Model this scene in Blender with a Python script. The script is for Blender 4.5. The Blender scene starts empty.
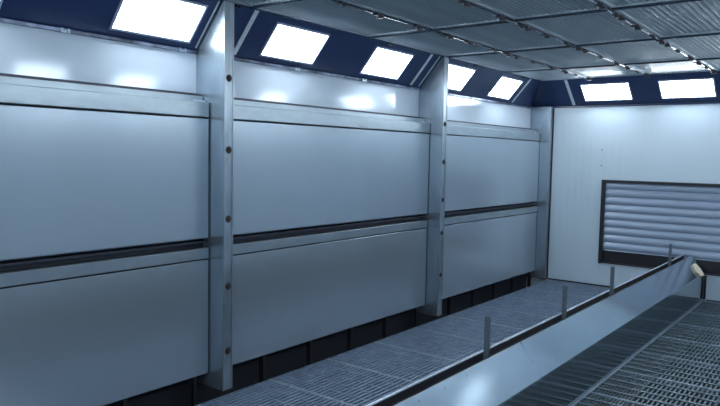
import bpy, bmesh, math, random
from mathutils import Vector, Matrix
random.seed(7)
S = bpy.context.scene
COL = S.collection

# ------------------------------------------------------------ dimensions (metres)
XW = -0.16            # upper wall strip
ZS, ZC = 2.487, 2.812 # foot of the slanted light band, ceiling
XS = 0.118            # where the slanted band meets the ceiling
YB, L = 8.812, 9.196  # the same for the back wall
XR, XRS = 4.10, 3.822 # right wall and its band
YN = -2.9             # wall behind the photographer
POST_Y = [0.16, 3.134, 6.146, 9.138]
POST_W = 0.087
XP = 0.151            # front of the posts
XA, ZB, XC, ZK = 2.207, 0.352, 2.056, 0.552
PIT = -0.38

# ------------------------------------------------------------ materials
def mat(name, col, rough=0.4, metal=0.0, spec=0.5, noise=0.0, nscale=6.0, stretch=(1, 1, 1),
        bump=0.0, bscale=60.0, bstretch=(1, 1, 1), rvar=0.0, emit=None, estr=0.0):
    m = bpy.data.materials.new(name); m.use_nodes = True
    nt = m.node_tree; N = nt.nodes; Lk = nt.links
    b = N['Principled BSDF']
    b.inputs['Base Color'].default_value = (*col, 1)
    b.inputs['Roughness'].default_value = rough
    b.inputs['Metallic'].default_value = metal
    b.inputs['Specular IOR Level'].default_value = spec
    tc = N.new('ShaderNodeTexCoord')
    if noise > 0 or rvar > 0:
        mp = N.new('ShaderNodeMapping'); mp.inputs['Scale'].default_value = stretch
        Lk.new(tc.outputs['Object'], mp.inputs['Vector'])
        nz = N.new('ShaderNodeTexNoise'); nz.inputs['Scale'].default_value = nscale
        nz.inputs['Detail'].default_value = 3; nz.inputs['Roughness'].default_value = 0.6
        Lk.new(mp.outputs[0], nz.inputs['Vector'])
        if noise > 0:
            mx = N.new('ShaderNodeMix'); mx.data_type = 'RGBA'
            mx.inputs['A'].default_value = (*[max(0, c * (1 - noise)) for c in col], 1)
            mx.inputs['B'].default_value = (*[min(1, c * (1 + noise)) for c in col], 1)
            rp = N.new('ShaderNodeMapRange'); rp.inputs['From Min'].default_value = 0.2; rp.inputs['From Max'].default_value = 0.8; rp.interpolation_type = 'SMOOTHSTEP'
            Lk.new(nz.outputs['Fac'], rp.inputs['Value'])
            Lk.new(rp.outputs[0], mx.inputs['Factor']); Lk.new(mx.outputs['Result'], b.inputs['Base Color'])
        if rvar > 0:
            r2 = N.new('ShaderNodeMapRange')
            r2.inputs['From Min'].default_value = 0.2; r2.inputs['From Max'].default_value = 0.8
            r2.inputs['To Min'].default_value = max(0.02, rough - rvar); r2.inputs['To Max'].default_value = rough + rvar
            Lk.new(nz.outputs['Fac'], r2.inputs['Value']); Lk.new(r2.outputs[0], b.inputs['Roughness'])
    if bump > 0:
        m2 = N.new('ShaderNodeMapping'); m2.inputs['Scale'].default_value = bstretch
        Lk.new(tc.outputs['Object'], m2.inputs['Vector'])
        n2 = N.new('ShaderNodeTexNoise'); n2.inputs['Scale'].default_value = bscale
        Lk.new(m2.outputs[0], n2.inputs['Vector'])
        bp = N.new('ShaderNodeBump'); bp.inputs['Strength'].default_value = bump; bp.inputs['Distance'].default_value = 0.004
        Lk.new(n2.outputs['Fac'], bp.inputs['Height']); Lk.new(bp.outputs[0], b.inputs['Normal'])
    if emit:
        b.inputs['Emission Color'].default_value = (*emit, 1); b.inputs['Emission Strength'].default_value = estr
    return m

def dots(m, c1, c2, pitch):
    nt = m.node_tree; N = nt.nodes; Lk = nt.links
    tc = N.new('ShaderNodeTexCoord'); vo = N.new('ShaderNodeTexVoronoi')
    vo.inputs['Scale'].default_value = 1 / pitch; vo.inputs['Randomness'].default_value = 0.0
    sp = N.new('ShaderNodeMapping'); sp.inputs['Scale'].default_value = (1, 1, 0.001)
    Lk.new(tc.outputs['Object'], sp.inputs['Vector']); Lk.new(sp.outputs[0], vo.inputs['Vector'])
    mr = N.new('ShaderNodeMapRange'); mr.inputs['From Min'].default_value = 0.25; mr.inputs['From Max'].default_value = 0.42
    Lk.new(vo.outputs['Distance'], mr.inputs['Value'])
    mx = N.new('ShaderNodeMix'); mx.data_type = 'RGBA'; mx.inputs['A'].default_value = (*c2, 1); mx.inputs['B'].default_value = (*c1, 1)
    Lk.new(mr.outputs[0], mx.inputs['Factor']); Lk.new(mx.outputs['Result'], N['Principled BSDF'].inputs['Base Color'])
M = {}
M['strip'] = mat('glossy_white_wall_sheet', (0.56, 0.66, 0.76), 0.10, 0.05, spec=0.22, noise=0.03, nscale=1.5)
M['panel'] = mat('galvanised_panel_sheet', (0.45, 0.54, 0.61), 0.24, 0.68, noise=0.03, nscale=1.0)
M['rail'] = mat('folded_galvanised_rail', (0.34, 0.415, 0.47), 0.30, 0.65, noise=0.14, nscale=7, stretch=(1, .4, 1))
M['post'] = mat('zinc_post_sheet', (0.36, 0.44, 0.51), 0.27, 0.78, noise=0.15, nscale=6, stretch=(1, 1, .6))
M['flange'] = mat('zinc_post_front', (0.31, 0.38, 0.44), 0.30, 0.65, noise=0.28, nscale=9, stretch=(1, 1, .3))
M['rust'] = mat('rusty_bolt', (0.045, 0.035, 0.03), 0.7, 0.3, noise=0.4, nscale=40)
M['dark'] = mat('black_rubber_gap', (0.012, 0.014, 0.02), 0.6)
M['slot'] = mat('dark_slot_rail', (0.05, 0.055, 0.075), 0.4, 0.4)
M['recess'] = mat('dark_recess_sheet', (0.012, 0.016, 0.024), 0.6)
M['navy'] = mat('dark_navy_band', (0.021, 0.038, 0.108), 0.28, 0.0, spec=0.45, noise=0.12, nscale=2)
M['alu'] = mat('aluminium_profile', (0.62, 0.70, 0.78), 0.35, 0.3, noise=0.15, nscale=14, rvar=0.06)
M['edge'] = mat('worn_edge_profile', (0.17, 0.21, 0.30), 0.3, 0.6, noise=0.95, nscale=5, stretch=(1, 1, 1))
M['back'] = mat('white_sandwich_panel', (0.49, 0.61, 0.70), 0.35, 0.0, noise=0.02, nscale=2)
M['shutter'] = mat('shutter_slats', (0.30, 0.38, 0.50), 0.34, 0.15, noise=0.03)
M['black'] = mat('black_frame', (0.010, 0.012, 0.018), 0.45)
M['filter'] = mat('filter_mesh', (0.8, 0.88, 0.93), 0.36, 0.12)
dots(M['filter'], (0.95, 0.98, 1.0), (0.68, 0.76, 0.86), 0.022)
dots(M['filter'], (0.92, 0.97, 1.0), (0.62, 0.70, 0.79), 0.022)
dots(M['filter'], (0.90, 0.95, 0.99), (0.58, 0.66, 0.75), 0.022)
dots(M['filter'], (0.90, 0.95, 0.98), (0.60, 0.67, 0.74), 0.022)
dots(M['filter'], (0.84, 0.91, 0.95), (0.46, 0.53, 0.60), 0.022)
dots(M['filter'], (0.72, 0.82, 0.88), (0.36, 0.43, 0.50), 0.022)
M['tee'] = mat('ceiling_tee', (0.085, 0.11, 0.145), 0.22, 0.7, noise=0.2, nscale=10)
M['knob'] = mat('black_clamp', (0.012, 0.016, 0.028), 0.45)
M['ceil'] = mat('ceiling_sheet', (0.30, 0.37, 0.43), 0.5, 0.3)
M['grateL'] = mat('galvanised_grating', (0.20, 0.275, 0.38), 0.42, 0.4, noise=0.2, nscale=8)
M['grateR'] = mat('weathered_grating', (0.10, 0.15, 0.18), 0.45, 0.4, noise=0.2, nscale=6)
M['bearer'] = mat('grating_edge_bar', (0.26, 0.33, 0.40), 0.4, 0.4, noise=0.15)
M['pit'] = mat('pit_concrete', (0.05, 0.07, 0.088), 0.8, noise=0.2, nscale=3)
M['floor'] = mat('bounce_deck', (0.22, 0.27, 0.31), 0.5, 0.2, noise=0.15, nscale=3)
M['steel'] = mat('stainless_cover', (0.43, 0.525, 0.60), 0.13, 0.9, noise=0.10, nscale=2.5, stretch=(1, .5, 1))
M['skirt'] = mat('stainless_skirt', (0.34, 0.40, 0.45), 0.13, 1.0, noise=0.06, nscale=3, bump=0.04, bscale=5)
M['bright'] = mat('bright_lip', (0.42, 0.50, 0.59), 0.3, 0.4, noise=0.35, nscale=3)
M['pin'] = mat('pin_steel', (0.13, 0.165, 0.20), 0.35, 0.5, noise=0.15, nscale=20)
M['cream'] = mat('cream_reflected_light', (0.72, 0.64, 0.50), 0.7)
M['lampframe'] = mat('lamp_frame', (0.42, 0.50, 0.66), 0.35, 0.4)
M['lamp'] = mat('lamp_diffuser', (0.9, 0.95, 1), 0.4, emit=(0.87, 0.94, 1.0), estr=21.0)
# back wall: fine vertical ribs of the sandwich panel
def ribs(m, axis, freq, strength):
    nt = m.node_tree; N = nt.nodes; Lk = nt.links
    tc = N.new('ShaderNodeTexCoord'); w = N.new('ShaderNodeTexWave')
    w.wave_type = 'BANDS'; w.bands_direction = axis; w.inputs['Scale'].default_value = freq
    Lk.new(tc.outputs['Object'], w.inputs['Vector'])
    bp = N.new('ShaderNodeBump'); bp.inputs['Strength'].default_value = strength; bp.inputs['Distance'].default_value = 0.003
    Lk.new(w.outputs['Fac'], bp.inputs['Height']); Lk.new(bp.outputs[0], N['Principled BSDF'].inputs['Normal'])
ribs(M['back'], 'X', 3.2, 0.5)

# ------------------------------------------------------------ mesh helpers
class MB:
    def __init__(s): s.bm = bmesh.new()
    def box(s, x0, x1, y0, y1, z0, z1, bev=0.0):
        vs = [s.bm.verts.new((x, y, z)) for x in (x0, x1) for y in (y0, y1) for z in (z0, z1)]
        q = [(0, 1, 3, 2), (4, 6, 7, 5), (0, 4, 5, 1), (2, 3, 7, 6), (0, 2, 6, 4), (1, 5, 7, 3)]
        fs = [s.bm.faces.new([vs[i] for i in f]) for f in q]
        if bev:
            es = list({e for f in fs for e in f.edges})
            bmesh.ops.bevel(s.bm, geom=es, offset=bev, segments=2, affect='EDGES', profile=0.5)
        return s
    def prism(s, prof, axis, a, b):
        """closed profile extruded along axis; prof points are the other two coords in order"""
        def P(p, t):
            if axis == 'y': return (p[0], t, p[1])
            if axis == 'x': return (t, p[0], p[1])
            return (p[0], p[1], t)
        A = [s.bm.verts.new(P(p, a)) for p in prof]; B = [s.bm.verts.new(P(p, b)) for p in prof]
        n = len(prof)
        for i in range(n):
            s.bm.faces.new((A[i], A[(i + 1) % n], B[(i + 1) % n], B[i]))
        s.bm.faces.new(A[::-1]); s.bm.faces.new(B)
        return s
    def cyl(s, c, r, h, axis='z', seg=12, r2=None):
        mt = Matrix.Translation(c)
        if axis == 'x': mt = mt @ Matrix.Rotation(math.pi / 2, 4, 'Y')
        if axis == 'y': mt = mt @ Matrix.Rotation(math.pi / 2, 4, 'X')
        bmesh.ops.create_cone(s.bm, cap_ends=True, segments=seg, radius1=r, radius2=r if r2 is None else r2, depth=h, matrix=mt)
        return s
    def build(s, name, m, parent=None, smooth=False):
        bmesh.ops.recalc_face_normals(s.bm, faces=s.bm.faces[:])
        me = bpy.data.meshes.new(name); s.bm.to_mesh(me); s.bm.free()
        if smooth:
            for p in me.polygons: p.use_smooth = True
        o = bpy.data.objects.new(name, me); COL.objects.link(o)
        me.materials.append(m)
        if parent: o.parent = parent
        return o

def thing(name, label, cat, loc=(0, 0, 0), rot=(0, 0, 0), group=None):
    o = bpy.data.objects.new(name, None); COL.objects.link(o)
    o.location = loc; o.rotation_euler = rot; o.empty_display_size = 0.1
    return tag(o, label, cat, group)
def tag(o, label, cat, group=None):
    o['label'] = label; o['category'] = cat
    if group: o['group'] = group
    return o
def struct(o):
    o['kind'] = 'structure'; return o
def copy_tree(o, parent=None):
    c = o.copy(); COL.objects.link(c); c.parent = parent
    for ch in [k for k in bpy.data.objects if k.parent == o]:
        copy_tree(ch, c)
    return c
ORD = ['first', 'second', 'third', 'fourth', 'fifth', 'sixth', 'seventh', 'eighth', 'ninth', 'tenth', 'eleventh', 'twelfth']

# ------------------------------------------------------------ the setting
b = MB(); b.box(XW - 0.1, XW, YN, L + .1, PIT - .1, ZC + 0.3)
struct(b.build('wall_left', M['strip']))
b = MB(); b.box(XR, XR + 0.1, YN, L + .1, PIT - .1, ZC + 0.3)
struct(b.build('wall_right', M['strip']))
b = MB(); b.box(XW, XR, YN - .1, YN, PIT - .1, ZC + 0.3)
struct(b.build('wall_front', M['back']))
# back wall with the opening for the roller shutter
OX0, OX1, OZ0, OZ1 = 0.895, 3.05, 0.329, 1.461
b = MB()
b.box(XW, OX0, L, L + .1, PIT - .1, ZC + .3); b.box(OX1, XR, L, L + .1, PIT - .1, ZC + .3)
b.box(OX0, OX1, L, L + .1, PIT - .1, OZ0); b.box(OX0, OX1, L, L + .1, OZ1, ZC + .3)
struct(b.build('wall_back', M['back']))
b = MB(); b.box(XW, XR, YN, L, ZC + 0.06, ZC + 0.12)                    # plenum sheet above the filters
b.box(XW, XR, YN, 1.90, ZC + 0.0, ZC + 0.055)                           # closed part behind the photographer
b.box(3.76, XR, 1.905, L, ZC + 0.0, ZC + 0.055)
struct(b.build('ceiling', M['ceil']))
# floor: pit below the gratings plus unseen solid deck, made paler to bounce light up
b = MB(); b.box(XW, XR, YN, L, PIT - .1, PIT)
b.box(XW, XR, YN, 2.16, -0.08, 0.0)
b.box(3.53, XR, 2.165, L, -0.08, 0.0)
b.box(1.965, 2.20, 2.165, L, -0.3, -0.004)
b.box(0.165, 0.195, 2.165, L, -0.3, -0.03)
fo = struct(b.build('floor', M['pit'])); fo.data.materials.append(M['floor'])
for p in fo.data.polygons:
    if p.center.z > -.03 and (p.center.y < 2.165 or p.center.x > 3.53): p.material_index = 1
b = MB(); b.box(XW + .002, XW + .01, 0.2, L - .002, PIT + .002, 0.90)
struct(b.build('recess_shade_left', M['recess']))  # sheet at the back of the recess, near-black to stand in for shade
b = MB(); b.box(3.0, 3.012, L - .02, L - .004, 0.0, 0.001)

# slanted light band (setting): left, back, right, and an added unseen front one
def slope_left(y0, y1):
    return [(XW + .001, ZS), (XW + .001, ZS - .03), (XW + .018, ZS - .03), (XW + .018, ZS + .004), (XS, ZC - .004), (XS, ZC), (XS - .03, ZC + .0), (XW + .001, ZS + .04)]
b = MB()
yy = [YN + .002] + [p for q in POST_Y for p in (q - .001, q + POST_W + .001)] + [L]
for i in range(0, len(yy) - 1, 2):
    if yy[i + 1] - yy[i] > .3 and yy[i + 1] < 9:
        b.prism([(XW + .001, ZS), (XS, ZC), (XS - .035, ZC), (XW + .001, ZS + .04)], 'y', yy[i] , yy[i + 1])
def mitre(b, A, B):
    va = [b.bm.verts.new(p) for p in A]; vb = [b.bm.verts.new(p) for p in B]; n = len(va)
    for i in range(n): b.bm.faces.new((va[i], va[(i + 1) % n], vb[(i + 1) % n], vb[i]))
    b.bm.faces.new(va[::-1]); b.bm.faces.new(vb)
x_ = XW + .001; l_ = L - .001
prof = [(x_, ZS), (XS, ZC), (XS - .035, ZC), (x_, ZS + .04)]
ends = [l_, YB, YB + .035, l_]
mitre(b, [(p[0], POST_Y[2] + POST_W + .001, p[1]) for p in prof], [(p[0], e - .001, p[1]) for p, e in zip(prof, ends)])
struct(b.build('trim_1', M['navy']))
b = MB(); mitre(b, [(p[0] + .0005, e, p[1]) for p, e in zip(prof, ends)], [(XR - .001 - (p[0] - x_), e, p[1]) for p, e in zip(prof, ends)])
# triangle that closes the corner over the last post
struct(b.build('trim_2', M['navy']))
b = MB(); b.prism([(XR - .002, ZS), (XRS, ZC), (XRS + .035, ZC), (XR - .002, ZS + .04)], 'y', YN + .002, YB)
struct(b.build('trim_3', M['navy']))
b = MB(); b.prism([(YN + .001, ZS), (YN + L - YB, ZC), (YN + L - YB - .035, ZC), (YN + .001, ZS + .04)], 'x', XS + .002, XRS - .002)
struct(b.build('trim_10', M['navy']))
# edge profile running under the foot of the band
for i in range(3):
    y0 = POST_Y[i] + POST_W + .003; y1 = POST_Y[i + 1] - .003
    b = MB(); b.box(XW + .001, XW + .016, y0, y1, ZS - .026, ZS - .002, .003)
    struct(b.build('trim_%d' % (4 + i), M['edge']))
b = MB(); b.box(XP + .004, XR - .002, L - .016, L - .001, ZS - .024, ZS - .002, .003)
struct(b.build('trim_7', M['navy']))
# dark joint down the corner beside the last post, and along the foot of the back wall
b = MB(); b.box(XP + .001, XP + .022, L - .012, L - .001, 0.012, ZS - .03)
struct(b.build('trim_8', M['black']))
b = MB(); b.box(XP + .024, 1.90, L - .012, L - .001, 0.001, 0.02); b.box(XA + .04, 3.5, L - .012, L - .001, 0.001, 0.014)
struct(b.build('baseboard_back', M['black']))
b = MB(); b.box(XA + .006, XA + .030, L - .022, L - .001, 0.016, OZ0 - .015)
struct(b.build('trim_9', M['black']))

# ------------------------------------------------------------ posts
def make_post(label, y, bolts, POST_W=POST_W, ZC=ZC):
    t = thing('steel_post', label, 'post', (0, y, 0), group='tall steel posts of the left wall')
    b = MB(); b.box(XW + .002, XP - .006, 0, .006, .012, ZC - .004)
    b.build('web_sheet', M['post'], t)
    b = MB(); b.box(XP - .006, XP - .001, 0, POST_W, .012, ZC - .004)
    b.box(XP - .001, XP + .003, 0, .013, .012, ZC - .004, .0012); b.box(XP - .001, XP + .003, POST_W - .013, POST_W, .012, ZC - .004, .0012)
    b.build('front_flange', M['flange'], t)
    b = MB(); b.box(XW + .002, XP - .007, POST_W - .006, POST_W, .012, ZC - .004)
    b.build('rear_sheet', M['post'], t)
    b = MB(); b.box(XP - .10, XP + .012, -.006, POST_W + .004, 0.0, .012, .002)
    f = b.build('base_plate', M['recess'], t)
    for z in bolts:
        b = MB(); b.cyl((XP + .0015, POST_W / 2, z), .027, .003, 'x', 16, .023)
        b.cyl((XP + .008, POST_W / 2, z), .0125, .010, 'x', 6)
        b.build('bolt', M['rust'], t)
    return t
make_post('tall grey steel post on the far left foreground edge, outside the nearest panels', POST_Y[0], [2.27, 1.77, 1.27, .78])
make_post('nearest tall steel post, full height with dark bolts, between first and second wall bays', POST_Y[1], [2.275, 1.767, 1.27, .78, .30])
make_post('middle tall steel post with small bolts, between second and third wall bays', POST_Y[2], [2.095, 1.689, 1.28, .922, .462])
make_post('farthest steel post, in the corner against the white back wall', POST_Y[3], [], .050, ZS + .0)

# ------------------------------------------------------------ wall panels of the three bays
BN = ['nearest bay left of the first post', 'middle bay between the two free posts', 'far bay beside the back corner']
for i in range(3):
    y0 = POST_Y[i] + POST_W + .006; y1 = POST_Y[i + 1] - .003; ln = y1 - y0
    # upper panel
    t = thing('wall_panel', 'upper grey steel wall panel in the ' + BN[i], 'wall panel', (0, y0, 0), group='upper panels of the left wall')
    b = MB(); b.box(-.05, -.004, 0.0, ln - .008, 1.13, 1.987, .002); b.box(-.05, -.010, 0, ln - .008, 1.125, 1.13)
    b.build('face_sheet', M['panel'], t)
    b = MB(); b.box(-.05, 0.0, 0, ln - .008, 1.998, 2.106, .005)
    b.build('top_rail', M['rail'], t)
    b = MB(); b.box(-.157, -.075, 0, ln - .004, 2.085, 2.152, .002)
    b.build('back_rail', M['rail'], t)
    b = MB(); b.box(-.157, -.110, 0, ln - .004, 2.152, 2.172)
    b.build('shadow_strip', M['slot'], t)  # dark strip stands in for the shadow line above the back rail
    b = MB(); b.box(-.15, -.052, 0.002, ln - .006, 1.14, 2.08)
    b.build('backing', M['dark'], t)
    b = MB(); b.box(-.074, -.040, ln - .12, ln - .008, 2.108, 2.120, .002)
    b.build('end_bracket', M['bright'], t)
    # lower panel
    t = thing('wall_panel', 'lower grey steel wall panel in the ' + BN[i] + ', above the dark floor gap', 'wall panel', (0, y0, 0), group='lower panels of the left wall')
    b = MB(); b.box(-.05, -.004, 0, ln - .008, .115, .963, .002)
    b.build('face_sheet', M['panel'], t)
    b = MB(); b.box(-.05, 0.0, 0, ln - .008, .974, 1.051, .003)
    b.build('top_rail', M['rail'], t)
    b = MB(); b.box(-.15, -.052, .002, ln - .006, .14, 1.045)
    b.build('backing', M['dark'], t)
    yk = .47
    while yk < ln - .1:
        b = MB(); b.box(-.045, -.005, yk - .02, yk - .013, PIT + .002, .113); b.box(-.012, -.005, yk - .02, yk + .018, PIT + .002, .113)
        b.build('support_leg', M['dark'], t); yk += .57
    # rail inside the dark slot
    b = MB(); b.box(-.10, -.03, y0, y1 - .008, 1.085, 1.100, .002); b.box(-.12, -.10, y0, y1 - .008, 1.047, 1.138)
    tag(b.build('slot_rail', M['slot']), 'dark slot rail between panels, ' + BN[i], 'rail', 'rails in the slots of the left wall')

# ------------------------------------------------------------ lamps in the slanted band
def make_lamp_proto(ln=.60):
    t = bpy.data.objects.new('ceiling_light', None); COL.objects.link(t)
    # local: X along the band, Y up the slant, Z out of the band
    w = .285
    b = MB()
    f = .016
    b.box(-ln / 2 - f, ln / 2 + f, -w / 2 - f, -w / 2, 0, .014, .002); b.box(-ln / 2 - f, ln / 2 + f, w / 2, w / 2 + f, 0, .014, .002)
    b.box(-ln / 2 - f, -ln / 2, -w / 2, w / 2, 0, .014, .002); b.box(ln / 2, ln / 2 + f, -w / 2, w / 2, 0, .014, .002)
    b.build('frame', M['lampframe'], t)
    b = MB(); b.box(-ln / 2 + .001, ln / 2 - .001, -w / 2 + .001, w / 2 - .001, .002, .008)
    b.build('diffuser', M['lamp'], t)
    return t
LP = make_lamp_proto(); first = [True]
def lamp(c, xd, up, label, group='bright square lights in the slanted band'):
    o = LP if first[0] else copy_tree(LP)
    first[0] = False
    x = Vector(xd).normalized(); y = Vector(up).normalized(); z = x.cross(y)
    m = Matrix((x, y, z)).transposed().to_4x4(); m.translation = Vector(c) + z * .0015
    o.matrix_world = m
    tag(o, label, 'light', group)
def on_left(yc): # mid of slant
    return ((XW + XS) / 2 - .0, yc, (ZS + ZC) / 2)
upL = (XS - XW, 0, ZC - ZS)
lab = {2.725: 'nearest big square light, top left, just before the first steel post',
       4.035: 'square light just right of the first steel post',
       5.34: 'square light left of the middle steel post',
       6.66: 'square light partly hidden right behind the middle steel post',
       7.97: 'small looking square light on the left band nearest the back corner',
       1.42: 'square light above the left frame edge of the nearest bay', -0.4: 'square light of the left band behind the viewpoint', -1.7: 'rearmost square light of the left band'}
for yc, lb in lab.items():
    lamp(on_left(yc), (0, 1, 0), upL, lb)
upB = (0, YB - L, ZC - ZS)
for xc, lb in ((.95, 'square light over the back wall, left of the two, above the shutter edge'), (1.93, 'square light over the back wall at the right edge of the view'),
               (2.93, 'square light over the back wall beyond the right frame edge')):
    lamp((xc, (L + YB) / 2, (ZS + ZC) / 2), (1, 0, 0), upB, lb)
for xc, lb in ((.95, 'left added square light over the unseen wall behind the viewpoint'), (1.97, 'middle added square light over the unseen wall behind the viewpoint'), (2.99, 'right added square light over the unseen wall behind the viewpoint')):
    lamp((xc, YN + (L - YB) / 2, (ZS + ZC) / 2), (-1, 0, 0), (0, L - YB, ZC - ZS), lb)  # lights added behind the viewpoint to raise the light level nearby
upR = (XRS - XR, 0, ZC - ZS)
for k, yc in enumerate((-1.7, -.4, 1.42, 2.725, 4.035, 5.34, 6.66, 7.97)):
    lamp(((XR + XRS) / 2, yc, (ZS + ZC) / 2), (0, -1, 0), upR, 'square light of the right band, %s from the front' % ORD[k])

# slanted aluminium cover strips between the band's sheets
def cover_strip(p0, p1, wdir, w, label, off):
    p0, p1 = Vector(p0), Vector(p1); up = (p1 - p0); ln = up.length; up.normalize(); wd = Vector(wdir); n = wd.cross(up)
    b = MB(); b.box(-w / 2, w / 2, 0.0, ln, 0, .006, .0015)
    o = b.build('cover_strip', M['alu']); m = Matrix((wd, up, n)).transposed().to_4x4(); m.translation = p0 + n * off; o.matrix_world = m
    tag(o, label, 'strip', 'slanted metal strips on the dark band')
for y, lb in ((3.476, 'slanted pale metal strip beside the top of the first steel post'),
              (5.951, 'slanted pale metal strip just left of the middle steel post'),
              (8.46, 'slanted pale metal strip near the back corner on the left side')):
    cover_strip((XW + .016, y, ZS + .0187), (XS - .004, y, ZC - .0047), (0, 1, 0), .042, lb, .0015)
for y, lb in ((3.115, 'thin slanted metal bead where the dark band meets the first post'), (6.108, 'thin slanted metal bead where the dark band meets the middle post')):
    cover_strip((XW + .016, y, ZS + .0187), (XS - .004, y, ZC - .0047), (0, 1, 0), .014, lb, .0015)
cover_strip((.46, L - .016, ZS + .016 * .846), (.46, YB + .004, ZC - .004 * .846), (1, 0, 0), .042, 'slanted pale metal strip over the left end of the back wall', .0015)
# small bright clips on the edge profile
for y in (2.13, 3.00, 4.19, 5.14, 7.35):
    b = MB(); b.box(XW + .0150, XW + .024, y - .030, y - .012, ZS - .030, ZS - .001, .002); b.box(XW + .0150, XW + .024, y + .012, y + .030, ZS - .030, ZS - .001, .002)
    b.box(XW + .0150, XW + .020, y - .012, y + .012, ZS - .028, ZS - .012)
    b.build('edge_clip', M['bright'], bpy.data.objects['trim_%d' % (4 + sum(y > p for p in POST_Y[1:3]))])

# ------------------------------------------------------------ ceiling filters, rails and tees
RX = [XS + .004, .800, 1.528, 2.264, 3.000, 3.745]
TY = [YB - .004, 7.68, 6.21, 4.84, 3.40, 1.92]
CN = ['against the left band', 'second from the left band', 'third from the left band', 'fourth from the left band', 'fifth from the left band']
RN = ['row at the back wall', 'second row from the back wall', 'third row from the back wall', 'fourth row from the back wall', 'fifth row from the back wall']
for r in range(5):
    for c in range(5):
        x0, x1 = RX[c] + .016, RX[c + 1] - .016; y0, y1 = TY[r + 1] + .014, TY[r] - .014
        if c == 0: x0 = RX[0] + .004
        if r == 0: y1 = TY[0] - .004
        t = thing('ceiling_filter', 'grey ribbed ceiling filter, %s, %s' % (RN[r], CN[c]), 'ceiling filter', (0, 0, 0), group='filters in the ceiling grid')
        b = MB(); f = .022; z0, z1 = ZC + .004, ZC + .024
        b.box(x0, x1, y0, y0 + f, z0, z1); b.box(x0, x1, y1 - f, y1, z0, z1); b.box(x0, x0 + f, y0 + f, y1 - f, z0, z1); b.box(x1 - f, x1, y0 + f, y1 - f, z0, z1)
        b.build('frame', M['filter'], t)
        # pleated mesh: ribs along the room
        bm = bmesh.new(); n = max(4, int(round((x1 - x0 - 2 * f) / .024))); dx = (x1 - x0 - 2 * f) / n
        ny = 14; rows = []
        for k in range(n + 1):
            xx = x0 + f + k * dx
            zz = ZC + (.006 if k % 2 else .0185)
            rows.append([bm.verts.new((xx, y0 + f + (y1 - y0 - 2 * f) * j / ny, zz + .0015 * math.sin(j * 1.3 + k * .7 + c))) for j in range(ny + 1)])
        for k in range(n):
            for j in range(ny):
                bm.faces.new((rows[k][j], rows[k + 1][j], rows[k + 1][j + 1], rows[k][j + 1]))
        g = bmesh.ops.solidify(bm, geom=bm.faces[:], thickness=-.003)
        mb = MB(); mb.bm.free(); mb.bm = bm
        mb.build('filter_mesh', M['filter'], t)
KY = [4.1, 4.64, 4.99, 5.11, 5.50, 6.02, 6.29, 6.47, 6.94, 7.46, 7.88, 8.28, 8.70]
pre = [2.15, 2.6, 3.05, 3.25, 3.65]
names = ['on the seam beside the left band', 'second from the left band', 'third from the left band', 'fourth from the left band, at the upper right', 'fifth from the left band']
for c in range(5):
    x = RX[c]
    t = thing('ceiling_rail', 'thin dark ceiling rail with black clamps, ' + names[c], 'rail', (x, 0, ZC), group='ceiling rails running to the back wall')
    b = MB()
    if c == 0: b.box(0.000, .006, 1.93, YB - .01, -.006, .003)
    else:
        b.box(-.013, .013, 1.93, YB - .01, -.003, .002, .001); b.box(-.005, .005, 1.93, YB - .01, -.014, -.003, .002)
    b.build('profile', M['tee'], t)
    ks = pre + KY
    if c == 0: ks = [3.3, 5.2, 6.9, 7.1, 8.2]
    for j, y in enumerate(ks):
        y += random.uniform(-.02, .02)
        big = (j % 3 != 1)
        s = 1.0 if big else .7
        if c == 0: s = .6
        b = MB(); b.cyl((0.012 if c == 0 else 0, y, -.018), .016 * s, .018 * s, 'z', 12, .024 * s)
        b.box(-.012 * s, .036 * s, y - .013 * s, y + .013 * s, -.030 * s - .008, -.018, .003)
        b.box(-.03 * s, .03 * s, y - .05 * s, y - .03 * s, -.020, -.006, .002)
        b.build('clamp', M['knob'], t)
for r in range(1, 5):
    y = TY[r]
    t = thing('cross_tee', 'cross bar of the ceiling grid, %s from the back wall' % ORD[r - 1], 'bar', (0, y, ZC), group='cross bars of the ceiling grid')
    for c in range(5):
        b = MB(); xx0 = RX[c] + (.016 if c else .008)
        b.box(xx0, RX[c + 1] - .015, -.013, .013, -.002, .003, .001)
        b.prism([(-.013, -.002), (-.013, -.006), (.0, -.014), (.013, -.006), (.013, -.002)], 'x', xx0, RX[c + 1] - .015)
        b.build('bar_section', M['tee'], t)

# ------------------------------------------------------------ floor gratings
GY = [2.18 + .0 + .687 * k for k in range(10)] + [L - .016]
def grating(name, x0, x1, y0, y1, pitch, bt, rodp, mb_mat, label, group, bar_h=.028, rw=.0045, bar_top=-.001):
    t = thing(name, label, 'floor grating', (x0, y0, 0), group=group)
    w, h = x1 - x0, y1 - y0
    e = .011
    for q in (0, h - e):
        b = MB(); b.box(0, w, q, q + e, -.03, 0.001); b.build('edge_bar', M['bearer'], t)
    b = MB(); b.box(0, .005, e, h - e, -.03, 0); b.box(w - .005, w, e, h - e, -.03, 0)
    n = int((w - .02) / pitch)
    for k in range(1, n + 1):
        xx = k * w / (n + 1); b.box(xx - bt / 2, xx + bt / 2, e, h - e, -bar_h, bar_top)
    m = max(2, int(round(h / rodp)))
    for k in range(1, m):
        yy_ = k * h / m; b.box(.001, w - .001, yy_ - rw, yy_ + rw, -.010, .0005)
    b.build('bar_grid', mb_mat, t)
    return t
for k in range(10):
    y0, y1 = GY[k] + .002, GY[k + 1] - .002
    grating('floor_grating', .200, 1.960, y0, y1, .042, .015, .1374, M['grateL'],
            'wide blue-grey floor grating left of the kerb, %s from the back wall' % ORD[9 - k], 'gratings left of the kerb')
XG = [(2.226, 2.505, .025, .0085), (2.511, 3.005, .032, .012), (3.011, 3.52, .032, .012)]
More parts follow.
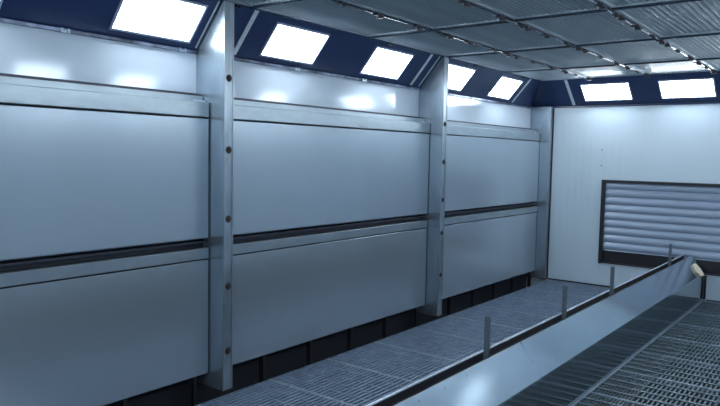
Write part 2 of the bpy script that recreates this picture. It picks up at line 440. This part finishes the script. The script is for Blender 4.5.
GN = ['narrow floor grating right beside the kerb', 'floor grating one strip right of the kerb', 'floor grating two strips right of the kerb']
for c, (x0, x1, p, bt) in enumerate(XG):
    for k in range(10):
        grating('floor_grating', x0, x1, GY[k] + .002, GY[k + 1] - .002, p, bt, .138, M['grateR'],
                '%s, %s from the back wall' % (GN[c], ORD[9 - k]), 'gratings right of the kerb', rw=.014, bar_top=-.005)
b = MB(); b.box(2.209, 2.223, 2.18, L - .024, -.03, .002, .001)
tag(b.build('edge_bar', M['bearer']), 'pale flat bar on the floor along the foot of the steel kerb', 'bar')

# ------------------------------------------------------------ steel kerb across the floor
KY0, KY1 = 1.0, 9.17
t = thing('steel_kerb', 'long low stainless steel kerb with a sloped polished top dividing the floor', 'kerb', (0, 0, 0))
seams = [KY0, 4.0, KY1]
b = MB()
for a, c in zip(seams[:-1], seams[1:]):
    b.prism([(XC, ZK), (XC + .004, ZK + .004), (XA + .004, ZB + .002), (XA + .004, ZB - .012), (XA, ZB - .012), (XA, ZB - .001), (XC, ZK - .006)], 'y', a + .0015, c - .0015)
b.build('sloped_cover', M['steel'], t)
b = MB()
for s in seams[1:-1]:
    dx, dz = XA - XC, ZB - ZK; ln = math.hypot(dx, dz); nx, nz = -dz / ln, dx / ln
    b.prism([(XC + .004 + nx * .001, ZK + .004 + nz * .001), (XC + .004 + nx * .004, ZK + .004 + nz * .004), (XA + nx * .006, ZB + nz * .006), (XA + nx * .003, ZB + nz * .003)], 'y', s - .011, s + .011)
b.build('joint_strip', M['steel'], t)
b = MB()
for a, c in zip(seams[:-1], seams[1:]): b.box(XA - .004, XA, a + .0015, c - .0015, .0015, ZB - .013)
b.build('skirt', M['skirt'], t)
b = MB(); b.box(1.966, 1.970, KY0, KY1, .0015, ZK - .004); b.box(1.966, 2.043, KY0, KY1, ZK - .05, ZK - .046); b.box(2.040, 2.044, KY0, KY1, ZK - .046, ZK - .007)
b.build('channel', M['black'], t)
b = MB(); b.box(1.952, 1.968, KY0, KY1, ZK - .020, ZK + .003, .003)
b.build('lip', M['bright'], t)
b = MB(); b.prism([(1.972, .01), (2.04, .01), (XA - .006, .01), (XA - .006, ZB - .014), (XC, ZK - .055), (1.972, ZK - .055)], 'y', KY1 - .006, KY1)
b.build('end_plate', M['skirt'], t)
for y in (2.74, 2.99, 3.24, 3.93):
    b = MB(); dx = .022
    b.cyl((XC + dx, y, ZK + .004 - dx * (ZK - ZB) / (XA - XC) + .001), .006, .007, 'z', 8)
    b.build('screw', M['bright'], t)
# upright pins standing in the channel
for k, (y, lb) in enumerate(((3.615, 'nearest and tallest looking steel pin standing in the kerb channel'), (4.905, 'second nearest steel pin standing in the kerb channel'),
                             (6.075, 'third steel pin along the kerb channel, in front of the white wall'), (8.25, 'farthest steel pin of the kerb, in front of the shutter'))):
    b = MB(); x = 1.985; b.box(x, x + .030, y, y + .030, ZK - .045, .782, .002)
    b.box(x + .004, x + .026, y + .004, y + .026, .782, .786, .001)
    tag(b.build('steel_pin', M['pin']), lb, 'pin', 'upright pins on the kerb')
# cream patch of reflected light, shaped as a block on the slope's far end
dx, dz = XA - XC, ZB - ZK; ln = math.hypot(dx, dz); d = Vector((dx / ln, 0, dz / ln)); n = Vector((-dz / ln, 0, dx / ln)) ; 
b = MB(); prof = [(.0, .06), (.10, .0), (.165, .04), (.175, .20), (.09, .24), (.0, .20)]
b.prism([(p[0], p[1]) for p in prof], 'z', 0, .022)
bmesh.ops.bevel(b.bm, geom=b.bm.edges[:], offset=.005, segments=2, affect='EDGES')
o = b.build('reflection_block', M['cream'])
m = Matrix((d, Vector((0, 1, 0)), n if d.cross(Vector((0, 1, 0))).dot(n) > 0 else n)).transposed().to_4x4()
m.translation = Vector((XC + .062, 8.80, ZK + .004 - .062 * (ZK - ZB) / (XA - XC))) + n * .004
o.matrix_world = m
tag(o, 'small cream patch of reflected light, shaped as a block on the far end of the steel kerb near the back wall', 'pad')

# ------------------------------------------------------------ roller shutter in the back wall
t = thing('roller_shutter', 'pale blue-grey roller shutter in a black frame in the back wall', 'shutter', (0, L, 0))
b = MB(); f = .034
b.box(OX0 - .012, OX0 + f, -.012, .06, OZ0 - .012, OZ1 + .012); b.box(OX1 - f, OX1 + .012, -.012, .06, OZ0 - .012, OZ1 + .012)
b.box(OX0 + f, OX1 - f, -.012, .06, OZ1 - .022, OZ1 + .012); b.box(OX0 + f, OX1 - f, -.012, .06, OZ0 - .012, OZ0 + .012)
b.build('frame', M['black'], t)
b = MB(); prof = []; zt = OZ1 - .024; zb_ = .500; ns = 9; sh = (zt - zb_) / ns
pts = []
for k in range(ns):
    for j in range(8):
        u = j / 8; pts.append((.030 - .014 * math.sin(math.pi * min(1, u / .86)) ** .7 if u < .86 else .036, zt - (k + u) * sh))
pts.append((.030, zb_)); pts += [(.045, zb_), (.045, zt)]
b.prism(pts, 'x', OX0 + f + .001, OX1 - f - .001)
b.build('slat_curtain', M['shutter'], t)
b = MB(); b.box(OX0 + f + .001, OX1 - f - .001, .050, .056, OZ0 + .012, OZ1 - .024)
b.build('rear_panel', M['black'], t)
b = MB(); b.box(OX0 + f, OX1 - f, -.014, -.0125, OZ0 - .010, OZ0 - .004)
b.build('sill_bead', M['alu'], t)
for z, lb in ((1.877, 'tiny dark screw on the back wall, upper of the two above the shutter'), (1.666, 'tiny dark screw on the back wall, lower of the two above the shutter')):
    b = MB(); b.cyl((.87, L - .004, z), .009, .008, 'y', 12)
    tag(b.build('wall_screw', M['knob']), lb, 'screw', 'screws in the back wall')

# ------------------------------------------------------------ world and camera
w = bpy.data.worlds.new('World'); S.world = w; w.use_nodes = True
w.node_tree.nodes['Background'].inputs[0].default_value = (0.02, 0.03, 0.05, 1); w.node_tree.nodes['Background'].inputs[1].default_value = 0.2
yaw, pitch, roll, fpx = 0.65748, -0.07283, 0.01885, 660.8
r = Vector((math.cos(yaw), math.sin(yaw), 0)); fw = Vector((-math.sin(yaw) * math.cos(pitch), math.cos(yaw) * math.cos(pitch), math.sin(pitch)))
u = r.cross(fw); r2 = r * math.cos(roll) + u * math.sin(roll); u2 = -r * math.sin(roll) + u * math.cos(roll)
cd = bpy.data.cameras.new('camera'); cd.sensor_width = 36; cd.lens = fpx / 720 * 36; cd.clip_start = .02
cam = bpy.data.objects.new('camera', cd); COL.objects.link(cam)
mm = Matrix((r2, u2, -fw)).transposed().to_4x4(); mm.translation = Vector((3.8006, 0, 1.75)); cam.matrix_world = mm
S.camera = cam
S.view_settings.view_transform = 'Standard'; S.view_settings.look = 'None'
S.view_settings.exposure = 0.0; S.view_settings.gamma = 1.0; S.view_settings.use_curve_mapping = False
